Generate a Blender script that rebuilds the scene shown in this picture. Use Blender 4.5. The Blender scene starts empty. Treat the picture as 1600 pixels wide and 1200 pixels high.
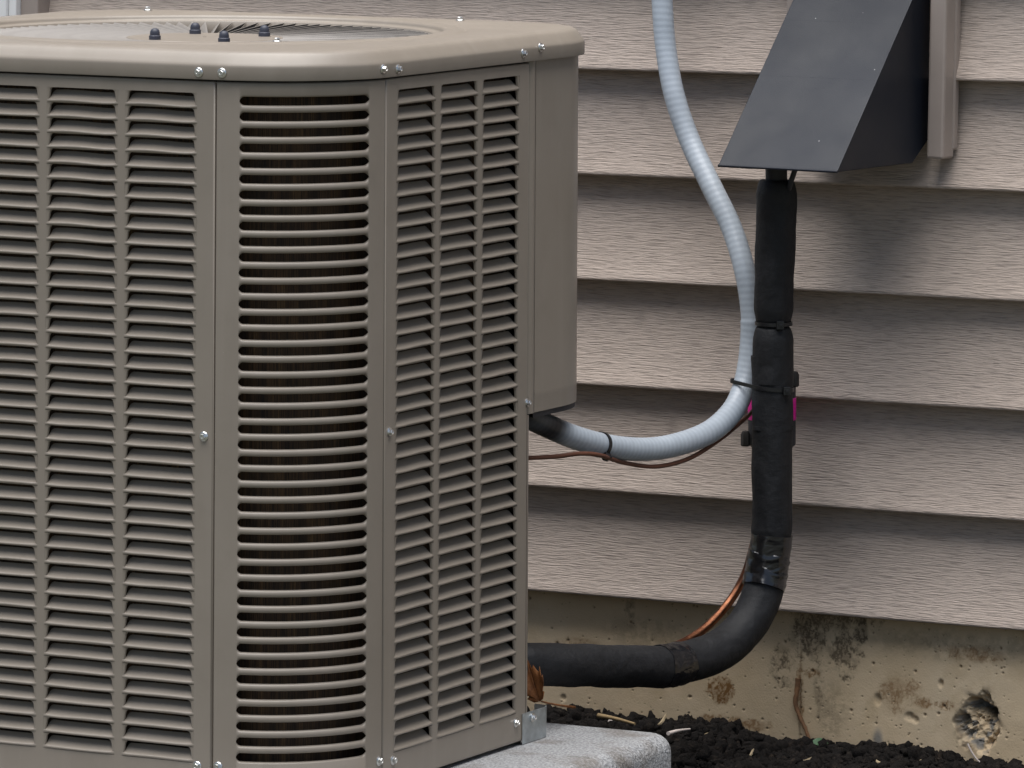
import bpy, math, random
import numpy as np
from mathutils import Vector, Matrix, Quaternion

# ------------------------------------------------------------------ camera, sky, sun, exposure
FPX, PPX, PPY, ROLL, CAMH = 9500.0, 800.0, -488.0, 0.0056, 1.62
sc = bpy.context.scene
cam = bpy.data.cameras.new('camera')
cam.sensor_width = 36.0
cam.lens = FPX / 1600.0 * 36.0
cam.shift_y = -(600.0 - PPY) / 1600.0
cam.clip_start, cam.clip_end = 0.1, 1000.0
camo = bpy.data.objects.new('camera', cam)
sc.collection.objects.link(camo)
camo.location = (0, 0, CAMH)
camo.rotation_euler = (Matrix.Rotation(math.radians(90), 3, 'X') @ Matrix.Rotation(ROLL, 3, 'Z')).to_euler()
sc.camera = camo

SUN_EL, SUN_AZ = math.radians(82), math.radians(-150)      # azimuth from +Y towards +X
wd = bpy.data.worlds.new('World'); sc.world = wd; wd.use_nodes = True
wn = wd.node_tree
bg = wn.nodes['Background']
sky = wn.nodes.new('ShaderNodeTexSky'); sky.sky_type = 'NISHITA'; sky.sun_disc = False
sky.sun_elevation = SUN_EL; sky.sun_rotation = SUN_AZ
sky.air_density = 1.0; sky.dust_density = 2.0; sky.ozone_density = 1.0
hs = wn.nodes.new('ShaderNodeHueSaturation'); hs.inputs['Saturation'].default_value = 0.9
wn.links.new(sky.outputs[0], hs.inputs['Color']); wn.links.new(hs.outputs[0], bg.inputs[0])
bg.inputs[1].default_value = 0.05
sl = bpy.data.lights.new('sun', 'SUN'); sl.energy = 2.6; sl.angle = math.radians(68); sl.color = (1.0, 0.99, 0.975)
so = bpy.data.objects.new('sun', sl); sc.collection.objects.link(so)
sd = Vector((math.sin(SUN_AZ) * math.cos(SUN_EL), math.cos(SUN_AZ) * math.cos(SUN_EL), math.sin(SUN_EL)))
so.rotation_euler = sd.to_track_quat('Z', 'Y').to_euler(); so.location = sd * 20
sc.view_settings.view_transform = 'Standard'; sc.view_settings.look = 'None'
sc.view_settings.gamma = 1.0; sc.view_settings.exposure = 1.12; sc.view_settings.use_curve_mapping = False

# ------------------------------------------------------------------ helpers
random.seed(4); RNG = np.random.default_rng(7)
COL = sc.collection

def ray(px, py):
    x, y = px - PPX, py - PPY
    c, s = math.cos(ROLL), math.sin(ROLL)
    return (x * c + y * s) / FPX, (-x * s + y * c) / FPX          # X/Y and drop/Y

def at(px, py, depth):
    a, b = ray(px, py)
    return Vector((a * depth, depth, CAMH - b * depth))

class MB:
    def __init__(self): self.v, self.f = [], []
    def add(self, p): self.v.append(tuple(p)); return len(self.v) - 1
    def quad(self, *i): self.f.append(tuple(i))
    def grid(self, rows, closed_u=False, closed_v=False, flip=False):
        idx = [[self.add(p) for p in r] for r in rows]
        n, m = len(idx), len(idx[0])
        for i in range(n if closed_v else n - 1):
            for j in range(m if closed_u else m - 1):
                q = (idx[i][j], idx[i][(j + 1) % m], idx[(i + 1) % n][(j + 1) % m], idx[(i + 1) % n][j])
                self.f.append(q[::-1] if flip else q)
        return idx
    def box(self, x0, x1, y0, y1, z0, z1):
        b = [self.add(p) for p in ((x0,y0,z0),(x1,y0,z0),(x1,y1,z0),(x0,y1,z0),(x0,y0,z1),(x1,y0,z1),(x1,y1,z1),(x0,y1,z1))]
        for q in ((0,3,2,1),(4,5,6,7),(0,1,5,4),(1,2,6,5),(2,3,7,6),(3,0,4,7)): self.f.append(tuple(b[i] for i in q))
    def mesh(self, name, mat=None, smooth=None):
        me = bpy.data.meshes.new(name)
        me.from_pydata(self.v, [], self.f); me.update()
        if mat: me.materials.append(mat)
        if smooth is not None:
            me.shade_smooth()
            if smooth < 180: me.set_sharp_from_angle(angle=math.radians(smooth))
        return me
    def build(self, name, mat=None, parent=None, smooth=None, loc=None, rot=None, bevel=None):
        return link(name, self.mesh(name, mat, smooth), parent, loc, rot, bevel)

def link(name, me, parent=None, loc=None, rot=None, bevel=None):
    o = bpy.data.objects.new(name, me); COL.objects.link(o)
    if parent is not None: o.parent = parent
    if loc is not None: o.location = loc
    if rot is not None: o.rotation_euler = rot
    if bevel:
        m = o.modifiers.new('bevel', 'BEVEL'); m.width = bevel; m.segments = 2; m.limit_method = 'ANGLE'
    return o

def empty(name, loc=(0, 0, 0), rz=0.0):
    o = bpy.data.objects.new(name, None); COL.objects.link(o)
    o.location = loc; o.rotation_euler = (0, 0, rz); o.empty_display_size = 0.05
    return o

def tag(o, label=None, cat=None, group=None, kind=None):
    if label: o['label'] = label
    if cat: o['category'] = cat
    if group: o['group'] = group
    if kind: o['kind'] = kind
    return o

def catmull(pts, n):
    P = [Vector(p) for p in pts]
    P = [P[0] * 2 - P[1]] + P + [P[-1] * 2 - P[-2]]
    out = []
    for i in range(1, len(P) - 2):
        for k in range(n):
            t = k / n
            p0, p1, p2, p3 = P[i - 1], P[i], P[i + 1], P[i + 2]
            out.append(0.5 * ((2 * p1) + (p2 - p0) * t + (2 * p0 - 5 * p1 + 4 * p2 - p3) * t * t + (3 * p1 - p0 - 3 * p2 + p3) * t ** 3))
    out.append(P[-2].copy())
    return out

def resample(P, step):
    P = [Vector(p) for p in P]
    L = [0.0]
    for a, b in zip(P, P[1:]): L.append(L[-1] + (b - a).length)
    n = max(2, int(round(L[-1] / step)) + 1)
    out, j = [], 0
    for k in range(n):
        d = L[-1] * k / (n - 1)
        while j < len(L) - 2 and L[j + 1] < d: j += 1
        t = (d - L[j]) / max(1e-9, L[j + 1] - L[j])
        out.append(P[j].lerp(P[j + 1], t))
    return out, L[-1]

def tube_rows(P, rad, seg=24, disp=None):
    """rad(d) radius at distance d; disp(d, ang) extra radius"""
    rows = []; d = 0.0
    T = (P[1] - P[0]).normalized()
    N = T.orthogonal().normalized()
    for i, p in enumerate(P):
        t = (P[min(i + 1, len(P) - 1)] - P[max(i - 1, 0)]).normalized()
        q = T.rotation_difference(t); N = (q @ N).normalized(); T = t
        B = T.cross(N)
        if i: d += (p - P[i - 1]).length
        row = []
        for k in range(seg):
            a = 2 * math.pi * k / seg
            r = rad(d) + (disp(d, a) if disp else 0.0)
            row.append(p + (N * math.cos(a) + B * math.sin(a)) * r)
        rows.append(row)
    return rows

def tube(name, pts, rad, mat, parent=None, seg=24, step=0.006, disp=None, cap=True, smooth=60, n=12):
    P, L = resample(catmull(pts, n), step)
    rf = rad if callable(rad) else (lambda d: rad)
    rows = tube_rows(P, lambda d: rf(d / L), seg, (lambda d, a: disp(d, a)) if disp else None)
    m = MB(); idx = m.grid(rows, closed_u=True)
    if cap:
        m.f.append(tuple(idx[0][::-1])); m.f.append(tuple(idx[-1]))
    return m.build(name, mat, parent, smooth)

# value noise in numpy
def vnoise(x, y, seed=0):
    xi, yi = np.floor(x).astype(np.int64), np.floor(y).astype(np.int64)
    fx, fy = x - xi, y - yi
    fx, fy = fx * fx * (3 - 2 * fx), fy * fy * (3 - 2 * fy)
    def h(a, b):
        n = (a * 374761393 + b * 668265263 + seed * 1442695041) & 0xFFFFFFFF
        n = ((n ^ (n >> 13)) * 1274126177) & 0xFFFFFFFF
        return ((n ^ (n >> 16)) & 0xFFFF) / 65535.0
    return (h(xi, yi) * (1 - fx) + h(xi + 1, yi) * fx) * (1 - fy) + (h(xi, yi + 1) * (1 - fx) + h(xi + 1, yi + 1) * fx) * fy

def fbm(x, y, oct=4, seed=0, gain=0.5):
    v, a, t = 0.0, 1.0, 0.0
    for o in range(oct):
        v = v + a * vnoise(x * 2 ** o, y * 2 ** o, seed + o * 17); t += a; a *= gain
    return v / t

def sstep(a, b, x):
    t = np.clip((x - a) / (b - a), 0, 1); return t * t * (3 - 2 * t)

# ------------------------------------------------------------------ materials
class NT:
    def __init__(self, name):
        self.m = bpy.data.materials.new(name); self.m.use_nodes = True
        self.t = self.m.node_tree; self.b = self.t.nodes['Principled BSDF']
    def n(self, typ, **kw):
        nd = self.t.nodes.new(typ)
        for k, v in kw.items():
            if k in nd.inputs: nd.inputs[k].default_value = v
            else: setattr(nd, k, v)
        return nd
    def l(self, a, b): self.t.links.new(a, b)
    def coord(self, scale=(1, 1, 1), which='Object'):
        c = self.n('ShaderNodeTexCoord'); mp = self.n('ShaderNodeMapping'); mp.inputs['Scale'].default_value = scale
        self.l(c.outputs[which], mp.inputs['Vector']); return mp.outputs[0]
    def noise(self, vec, scale, detail=4, rough=0.55, dist=0.0):
        nd = self.n('ShaderNodeTexNoise'); nd.inputs['Scale'].default_value = scale; nd.inputs['Detail'].default_value = detail
        nd.inputs['Roughness'].default_value = rough; nd.inputs['Distortion'].default_value = dist
        self.l(vec, nd.inputs['Vector']); return nd.outputs['Fac']
    def ramp(self, fac, stops):
        r = self.n('ShaderNodeValToRGB'); e = r.color_ramp.elements
        while len(e) < len(stops): e.new(0.5)
        for k, (p, c) in enumerate(stops):
            e[k].position = p; e[k].color = (*c, 1) if len(c) == 3 else c
        self.l(fac, r.inputs[0]); return r.outputs[0]
    def mix(self, fac, a, b, blend='MIX'):
        m = self.n('ShaderNodeMix', data_type='RGBA', blend_type=blend)
        for s, v in ((m.inputs[0], fac), (m.inputs[6], a), (m.inputs[7], b)):
            if hasattr(v, 'links') or hasattr(v, 'is_linked'): self.l(v, s)
            else: s.default_value = v if not isinstance(v, tuple) else ((*v, 1) if len(v) == 3 else v)
        return m.outputs[2]
    def math(self, op, a, b=0.0):
        m = self.n('ShaderNodeMath', operation=op)
        for s, v in ((m.inputs[0], a), (m.inputs[1], b)):
            if hasattr(v, 'is_linked'): self.l(v, s)
            else: s.default_value = v
        return m.outputs[0]
    def attr(self, name):
        a = self.n('ShaderNodeAttribute'); a.attribute_name = name; return a.outputs['Fac']
    def bump(self, h, strength=0.3, dist=0.001, prev=None):
        b = self.n('ShaderNodeBump'); b.inputs['Strength'].default_value = strength; b.inputs['Distance'].default_value = dist
        self.l(h, b.inputs['Height'])
        if prev is not None: self.l(prev, b.inputs['Normal'])
        return b.outputs[0]
    def out(self, color=None, rough=0.5, metal=0.0, normal=None, spec=None, coat=None):
        b = self.b
        if color is not None:
            if hasattr(color, 'is_linked'): self.l(color, b.inputs['Base Color'])
            else: b.inputs['Base Color'].default_value = (*color, 1)
        if hasattr(rough, 'is_linked'): self.l(rough, b.inputs['Roughness'])
        else: b.inputs['Roughness'].default_value = rough
        b.inputs['Metallic'].default_value = metal
        if spec is not None: b.inputs['Specular IOR Level'].default_value = spec
        if coat: b.inputs['Coat Weight'].default_value = coat; b.inputs['Coat Roughness'].default_value = 0.15
        if normal is not None: self.l(normal, b.inputs['Normal'])
        return self.m

def simple(name, c, rough=0.5, metal=0.0, var=0.12, vscale=40, bump=0.0, bscale=300, spec=None):
    m = NT(name); v = m.coord()
    f = m.noise(v, vscale, 5)
    lo = tuple(x * (1 - var) for x in c); hi = tuple(min(1, x * (1 + var)) for x in c)
    col = m.ramp(f, [(0.3, lo), (0.7, hi)])
    nm = m.bump(m.noise(v, bscale, 3), bump, 0.001) if bump else None
    return m.out(col, rough, metal, nm, spec)

def m_paint():
    m = NT('taupe_paint'); v = m.coord(); vs = m.coord((1, 1, 0.12))
    f = m.noise(v, 9, 4); g = m.noise(vs, 30, 4); fine = m.noise(v, 1400, 2)
    col = m.ramp(f, [(0.3, (0.246, 0.211, 0.170)), (0.7, (0.271, 0.233, 0.190))])
    col = m.mix(m.ramp(g, [(0.45, (0, 0, 0)), (0.8, (0.35, 0.35, 0.35))]), col, (0.255, 0.215, 0.178))
    col = m.mix(m.ramp(fine, [(0.2, (0.0,) * 3), (0.85, (0.28,) * 3)]), col, (0.21, 0.172, 0.137))
    streak = m.noise(m.coord((1, 1, 0.05)), 38, 3, 0.5)
    col = m.mix(m.ramp(streak, [(0.50, (0,) * 3), (0.75, (0.20,) * 3)]), col, (0.33, 0.285, 0.24))
    spk = m.noise(v, 210, 1, 0.3)
    col = m.mix(m.ramp(spk, [(0.84, (0,) * 3), (0.87, (0.5,) * 3)]), col, (0.09, 0.075, 0.06))
    col = m.mix(m.ramp(m.noise(m.coord((1.13, 1.07, 1.21)), 230, 1, 0.3), [(0.86, (0,) * 3), (0.88, (0.4,) * 3)]), col, (0.42, 0.40, 0.37))
    blotch = m.noise(v, 22, 5, 0.65)
    col = m.mix(m.ramp(blotch, [(0.54, (0,) * 3), (0.76, (0.15,) * 3)]), col, (0.15, 0.125, 0.10))
    dust = m.noise(v, 120, 3, 0.6)
    rough = m.ramp(m.noise(v, 6, 3, 0.5), [(0.3, (0.34,) * 3), (0.7, (0.40,) * 3)])
    return m.out(col, rough, 0.0, None, 0.5)

def m_siding():
    m = NT('vinyl_siding'); v = m.coord((38, 1, 600))
    oi = m.n('ShaderNodeObjectInfo')
    add = m.n('ShaderNodeVectorMath', operation='ADD')
    cmb = m.n('ShaderNodeCombineXYZ'); m.l(m.math('MULTIPLY', oi.outputs['Random'], 57.0), cmb.inputs[0]); m.l(m.math('MULTIPLY', oi.outputs['Random'], 31.0), cmb.inputs[2])
    m.l(v, add.inputs[0]); m.l(cmb.outputs[0], add.inputs[1])
    vv = add.outputs[0]
    g1 = m.noise(vv, 1.0, 3, 0.55, 0.15)
    add2 = m.n('ShaderNodeVectorMath', operation='MULTIPLY'); m.l(vv, add2.inputs[0]); add2.inputs[1].default_value = (0.55, 1, 0.62)
    g2 = m.noise(add2.outputs[0], 1.0, 2, 0.5, 0.3)
    h = m.math('ADD', m.math('MULTIPLY', g1, 0.65), m.math('MULTIPLY', g2, 0.5))
    v0 = m.coord()
    blot = m.noise(v0, 5, 3)
    col = m.ramp(blot, [(0.3, (0.485, 0.398, 0.335)), (0.7, (0.525, 0.433, 0.366))])
    groove = m.ramp(h, [(0.44, (0.70,) * 3), (0.60, (1,) * 3)])
    col = m.mix(1.0, col, groove, 'MULTIPLY')
    spk = m.noise(v0, 420, 2)
    col = m.mix(m.ramp(spk, [(0.74, (0,) * 3), (0.8, (0.4,) * 3)]), col, (0.2, 0.17, 0.15))
    return m.out(col, 0.5, 0, m.bump(h, 0.9, 0.004), 0.35)

M = {}
M['paint'] = m_paint()
M['siding'] = m_siding()
M['trim'] = simple('taupe_trim', (0.33, 0.275, 0.24), 0.45, var=0.05, vscale=20)
M['white'] = simple('white_trim', (0.8, 0.79, 0.77), 0.4, var=0.03, vscale=20)
M['steel'] = simple('zinc_screw', (0.72, 0.72, 0.70), 0.28, 1.0, var=0.15, vscale=300)
M['galv'] = simple('galvanised_steel', (0.46, 0.50, 0.52), 0.45, 0.85, var=0.18, vscale=70)
M['cap'] = simple('rubber_cap', (0.035, 0.038, 0.055), 0.5, var=0.2)
M['darkmetal'] = simple('dark_inner_metal', (0.03, 0.026, 0.022), 0.7)
M['blackrub'] = simple('black_gasket', (0.02, 0.02, 0.024), 0.55)
M['tie'] = simple('black_nylon', (0.014, 0.014, 0.015), 0.32)
M['tape'] = None
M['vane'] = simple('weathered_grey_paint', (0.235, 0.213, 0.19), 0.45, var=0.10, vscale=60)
M['vaneback'] = simple('vane_underside_shade', (0.018, 0.021, 0.028), 0.6)  # vane undersides: shade put into the colour, bounce light leaves them too pale
M['window'] = simple('window_glass', (0.05, 0.06, 0.07), 0.06, var=0.02, spec=0.6)

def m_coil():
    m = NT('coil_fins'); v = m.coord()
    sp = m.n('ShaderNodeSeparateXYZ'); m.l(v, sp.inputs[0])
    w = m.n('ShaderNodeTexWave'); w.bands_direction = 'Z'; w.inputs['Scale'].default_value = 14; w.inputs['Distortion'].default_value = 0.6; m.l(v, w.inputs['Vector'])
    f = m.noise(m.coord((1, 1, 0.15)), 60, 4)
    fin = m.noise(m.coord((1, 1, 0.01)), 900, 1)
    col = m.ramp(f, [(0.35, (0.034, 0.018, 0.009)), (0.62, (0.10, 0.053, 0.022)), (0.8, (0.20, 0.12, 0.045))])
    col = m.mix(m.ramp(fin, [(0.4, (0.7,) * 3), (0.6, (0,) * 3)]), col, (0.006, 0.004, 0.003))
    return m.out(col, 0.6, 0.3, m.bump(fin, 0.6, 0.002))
M['coil'] = m_coil()

def m_foam():
    m = NT('foam_insulation'); v = m.coord()
    f = m.noise(v, 60, 5); p = m.noise(v, 700, 3)
    col = m.ramp(f, [(0.3, (0.007, 0.007, 0.008)), (0.72, (0.014, 0.014, 0.0155))])
    dust = m.noise(v, 28, 6, 0.7)
    col = m.mix(m.ramp(dust, [(0.6, (0,) * 3), (0.8, (0.35,) * 3)]), col, (0.05, 0.048, 0.045))
    b = m.bump(p, 0.35, 0.0012); b = m.bump(m.noise(v, 90, 4), 0.35, 0.004, b)
    return m.out(col, 0.62, 0, b, 0.4)
M['foam'] = m_foam()

def m_tape():
    m = NT('vinyl_tape'); v = m.coord((1, 1, 2.2))
    col = m.ramp(m.noise(v, 50, 4), [(0.3, (0.008, 0.008, 0.009)), (0.75, (0.014, 0.014, 0.016))])
    b = m.bump(m.noise(v, 26, 2, 0.4, 0.8), 0.35, 0.006)
    return m.out(col, 0.2, 0, b, 0.7)
M['tape'] = m_tape()

def m_hood():
    m = NT('black_hood_plastic'); v = m.coord()
    col = m.ramp(m.noise(v, 7, 5, 0.6), [(0.3, (0.0072, 0.0092, 0.0145)), (0.7, (0.0105, 0.0135, 0.0215))])
    spk = m.n('ShaderNodeTexVoronoi'); spk.inputs['Scale'].default_value = 26; m.l(v, spk.inputs['Vector'])
    col = m.mix(m.ramp(spk.outputs['Distance'], [(0.018, (0.9,) * 3), (0.032, (0,) * 3)]), col, (0.5, 0.5, 0.5))
    d = m.noise(v, 600, 2)
    col = m.mix(m.ramp(d, [(0.55, (0,) * 3), (0.8, (0.35,) * 3)]), col, (0.022, 0.024, 0.028))
    b = m.bump(m.noise(v, 900, 2), 0.25, 0.0006)
    return m.out(col, m.ramp(m.noise(v, 14, 4), [(0.3, (0.38,) * 3), (0.7, (0.50,) * 3)]), 0, b, 0.30)
M['hood'] = m_hood()

def m_conduit():
    m = NT('grey_conduit'); v = m.coord()
    col = m.ramp(m.noise(v, 45, 4), [(0.3, (0.41, 0.455, 0.50)), (0.7, (0.47, 0.52, 0.57))])
    dk = m.attr('band')
    col = m.mix(m.math('MULTIPLY', dk, 0.24), col, (0.20, 0.22, 0.26))
    col = m.mix(m.attr('sleeve'), col, (0.022, 0.023, 0.026))
    return m.out(col, 0.36, 0, None, 0.5)
M['conduit'] = m_conduit()
M['wire'] = simple('brown_wire', (0.12, 0.045, 0.025), 0.4, var=0.2)

def m_copper():
    m = NT('copper'); v = m.coord()
    col = m.ramp(m.noise(v, 45, 6, 0.65), [(0.25, (0.09, 0.036, 0.022)), (0.5, (0.21, 0.086, 0.046)), (0.8, (0.40, 0.18, 0.10))])
    return m.out(col, m.ramp(m.noise(v, 80, 4), [(0.3, (0.28,) * 3), (0.7, (0.5,) * 3)]), 1.0, m.bump(m.noise(v, 120, 3), 0.2, 0.001))
M['copper'] = m_copper()
M['magenta'] = simple('magenta_label', (0.80, 0.008, 0.32), 0.45, var=0.05)

def m_concrete():
    m = NT('foundation_concrete'); v = m.coord()
    col = m.ramp(m.noise(v, 6, 6, 0.6), [(0.25, (0.57, 0.43, 0.262)), (0.5, (0.64, 0.495, 0.32)), (0.8, (0.69, 0.555, 0.38))])
    och = m.noise(v, 11, 5, 0.65)
    col = m.mix(m.ramp(och, [(0.55, (0,) * 3), (0.75, (0.45,) * 3)]), col, (0.40, 0.28, 0.14))
    sp = m.noise(v, 260, 3, 0.6)
    col = m.mix(m.ramp(sp, [(0.70, (0,) * 3), (0.745, (0.75,) * 3)]), col, (0.09, 0.07, 0.05))
    col = m.mix(m.attr('rust'), col, (0.21, 0.105, 0.035))
    col = m.mix(m.attr('dirt'), col, (0.065, 0.046, 0.027))
    col = m.mix(m.attr('stone'), col, (0.16, 0.165, 0.165))
    b = m.bump(m.noise(v, 340, 4), 0.35, 0.0015); b = m.bump(m.noise(v, 40, 4), 0.25, 0.003, b)
    return m.out(col, 0.85, 0, b, 0.25)
M['concrete'] = m_concrete()

def m_pad():
    m = NT('speckled_pad'); v = m.coord()
    s1 = m.noise(v, 250, 3, 0.65); s2 = m.noise(v, 130, 4, 0.6); s3 = m.noise(v, 9, 5, 0.65)
    col = m.ramp(s1, [(0.30, (0.10, 0.105, 0.105)), (0.43, (0.29, 0.29, 0.29)), (0.54, (0.38, 0.38, 0.385)), (0.68, (0.62, 0.62, 0.62))])
    col = m.mix(m.ramp(s2, [(0.45, (0,) * 3), (0.7, (0.4,) * 3)]), col, (0.58, 0.58, 0.57))
    dirt = m.mix(m.ramp(s3, [(0.50, (0,) * 3), (0.66, (0.62,) * 3)]), col, (0.15, 0.115, 0.08))
    moss = m.noise(m.coord((1, 2.2, 1)), 15, 5, 0.7)
    col = m.mix(m.ramp(moss, [(0.58, (0,) * 3), (0.74, (0.55,) * 3)]), dirt, (0.10, 0.10, 0.075))
    b = m.bump(s1, 0.9, 0.004); b = m.bump(s2, 0.5, 0.004, b)
    return m.out(col, 0.8, 0, b, 0.3)
M['pad'] = m_pad()

def m_soil():
    m = NT('dark_soil'); v = m.coord()
    col = m.ramp(m.noise(v, 55, 6, 0.7), [(0.3, (0.006, 0.005, 0.0045)), (0.58, (0.017, 0.013, 0.0105)), (0.74, (0.06, 0.043, 0.030))])
    b = m.bump(m.noise(v, 260, 5, 0.7), 0.9, 0.006)
    return m.out(col, 0.9, 0, b, 0.25)
M['soil'] = m_soil()
M['lawn'] = simple('lawn', (0.066, 0.064, 0.042), 0.9, var=0.4, vscale=3, bump=0.5, bscale=60)
M['chip'] = simple('wood_chip', (0.52, 0.40, 0.24), 0.7, var=0.25, vscale=90)
M['straw'] = simple('dry_straw', (0.36, 0.25, 0.12), 0.7, var=0.25, vscale=60)
M['twig'] = simple('twig_bark', (0.20, 0.10, 0.045), 0.75, var=0.4, vscale=90, bump=0.5)
M['root'] = simple('pale_root', (0.55, 0.47, 0.42), 0.7, var=0.15)
M['green'] = simple('green_leaf', (0.05, 0.13, 0.05), 0.5, var=0.3)

def m_leaf():
    m = NT('dry_leaf'); v = m.coord()
    col = m.ramp(m.noise(v, 60, 5, 0.6), [(0.3, (0.09, 0.032, 0.011)), (0.55, (0.20, 0.078, 0.026)), (0.8, (0.33, 0.15, 0.06))])
    m.out(col, 0.6, 0, m.bump(m.noise(v, 160, 4), 0.5, 0.002), 0.3)
    return m.m
M['leaf'] = m_leaf()

# ------------------------------------------------------------------ layout of the two main bodies
T = math.radians(27.5)                                    # turn of the unit against the camera
_tl, _tr, _te, _yc = -459.6 / FPX, -193.5 / FPX, 31.0 / FPX, 8.42
_A = np.array([[1, -math.sin(T) + _tl * math.cos(T)], [1, math.cos(T) + _tr * math.sin(T)]])
_xc, RC = np.linalg.solve(_A, np.array([_tl * _yc, _tr * _yc]))
PW = (_te * (_yc - RC * math.sin(T)) - _xc - RC * math.cos(T)) / (math.sin(T) - _te * math.cos(T))   # width of the right louvered panel
FL = 0.55                                                 # flat length of a side
HA = RC + FL / 2                                          # half width
XU, YU = Vector((math.cos(T), -math.sin(T))), Vector((math.sin(T), math.cos(T)))
UC = Vector((_xc, _yc)) - XU * (FL / 2) + YU * (FL / 2)   # unit centre in plan
PADZ = 0.105
def to_local(p):                                          # world -> unit local
    d = Vector((p[0], p[1])) - UC
    return Vector((d.dot(XU), d.dot(YU), p[2] - PADZ))
def to_world(p):
    q = UC + XU * p[0] + YU * p[1]; return Vector((q.x, q.y, p[2] + PADZ))

WYAW = math.radians(31.0); WD0 = 9.42
WN = Vector((-math.sin(WYAW), -math.cos(WYAW))); WS = Vector((math.cos(WYAW), -math.sin(WYAW)))
WP = Vector((ray(1207, 500)[0] * WD0, WD0))
WROT = -WYAW
def wall_ray(px, py, n=0.0):                              # pixel -> (s, z) on the plane n metres in front of the wall
    a, b = ray(px, py); D = Vector((a, 1.0))
    d = (WP.dot(WN) + n) / D.dot(WN)
    return (D * d - WP).dot(WS), CAMH - b * d
def wall_pt(s, n, z):
    q = WP + WS * s + WN * n; return Vector((q.x, q.y, z))
def wl(s, n, z): return (s, -n, z)                        # wall-local coordinates of the house empty

# siding course lines measured in the photograph, fitted to level-ish parallel courses on the wall plane
_lines = [((940,110.5),(1600,126.6)),((940,275.5),(1600,297.8)),((940,440.5),(1600,471)),((907,602.7),(1360,630.7),(1600,646)),((831.5,758),(1360,798.7),(1600,816)),((829,921),(1130,945.5),(1600,987))]
_S, _Z, _K = [], [], []
for k, l in enumerate(_lines):
    for p in l:
        s_, z_ = wall_ray(*p); _S.append(s_); _Z.append(z_); _K.append(k)
_sol = np.linalg.lstsq(np.c_[np.ones(len(_S)), _K, _S], np.array(_Z), rcond=None)[0]
Z0, EXPO, TILT = _sol[0], -_sol[1], _sol[2]

# ------------------------------------------------------------------ ground
m = MB(); m.grid([[(x, y, -0.07) for x in (-300, -8, -2, 0, 3, 8, 300)] for y in (-300, 0, 6, 9, 12, 300)])
tag(m.build('ground', M['lawn']), 'mown lawn around the house', None, None, 'structure')

# ------------------------------------------------------------------ house wall
house = tag(empty('house', (WP.x, WP.y, 0), WROT), 'house wall clad in taupe lap siding above a stained concrete foundation', 'house')
S0, S1 = -3.2, 2.6
prof = [(-0.046, EXPO + 0.016), (-0.0345, EXPO + 0.014), (-0.0335, EXPO * 0.90), (-0.0300, EXPO * 0.72), (-0.0235, EXPO * 0.52), (-0.0150, EXPO * 0.30), (-0.0070, EXPO * 0.13), (-0.0028, 0.012), (-0.0004, 0.0058), (0.0002, 0.0030), (-0.0006, 0.0010), (-0.0030, 0.0), (-0.0225, 0.0004), (-0.0245, 0.0035), (-0.0255, 0.014)]
ms = MB()
NS = 60
rows = []
for n_, z_ in prof:
    rows.append([(S0 + (S1 - S0) * k / NS, -n_, z_ + TILT * (S0 + (S1 - S0) * k / NS)) for k in range(NS + 1)])
ms.grid(rows, flip=False)
plank_me = ms.mesh('siding_plank', M['siding'], 50)
NROW_UP = 7
for k in range(-NROW_UP, 6):
    o = link('siding_plank', plank_me, house, (0, 0, Z0 - EXPO * k))
ZBOT = Z0 - EXPO * 5
ZTOP = Z0 + EXPO * (NROW_UP + 1)
m = MB(); m.box(S0, S1, 0.066, 0.25, ZBOT - 0.10, ZTOP + 0.05); m.build('sheathing', M['darkmetal'], house)

# foundation: dense where the picture shows it
FN = -0.033
def feat(px, py): return wall_ray(px, py, FN)
sv = np.concatenate([np.linspace(S0, feat(800, 1000)[0], 12)[:-1], np.linspace(feat(800, 1000)[0], feat(1625, 1100)[0], 760), np.linspace(feat(1625, 1100)[0], S1, 12)[1:]])
zv = np.concatenate([[-0.35, -0.2], np.linspace(-0.08, ZBOT + 0.03, 330)])
SS, ZZ = np.meshgrid(sv, zv)
dep = np.zeros_like(SS)                                   # + = out of the wall
dep += (fbm(SS * 9, ZZ * 9, 4, 3) - 0.5) * 0.004
rust = np.zeros_like(SS); dirt = np.zeros_like(SS); stone = np.zeros_like(SS)
PXM = 1008.0                                              # pixels per metre on the wall (for feature sizes)
# pits
prs = np.random.default_rng(21)
for _ in range(420):
    s_, z_ = prs.uniform(sv[11], sv[-12]), prs.uniform(-0.05, ZBOT)
    r_ = prs.choice([0.0008, 0.0011, 0.0015, 0.0021], p=[.5, .3, .15, .05])
    d2 = ((SS - s_) / 1.0) ** 2 + (ZZ - z_) ** 2
    g = np.exp(-d2 / (r_ * r_)); dep -= g * r_ * 1.3; dirt = np.maximum(dirt, g * 0.75)
for px, py, rx, ry, dd in ((1373, 893, 6, 8, .007), (1371, 1093, 6, 8, .007), (1470, 1068, 4, 6, .006), (1421, 1120, 8, 6, .006), (1430, 1125, 5, 5, .005), (880, 1090, 5, 5, .003)):
    s_, z_ = feat(px, py)
    g = np.exp(-(((SS - s_) / (rx / PXM)) ** 2 + ((ZZ - z_) / (ry / PXM)) ** 2) ** 1.5)
    g = g * (0.55 + 0.9 * fbm(SS * 130, ZZ * 130, 3, int(px)))
    dep -= g * dd * 0.7; dirt = np.maximum(dirt, g * 0.28)
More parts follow.
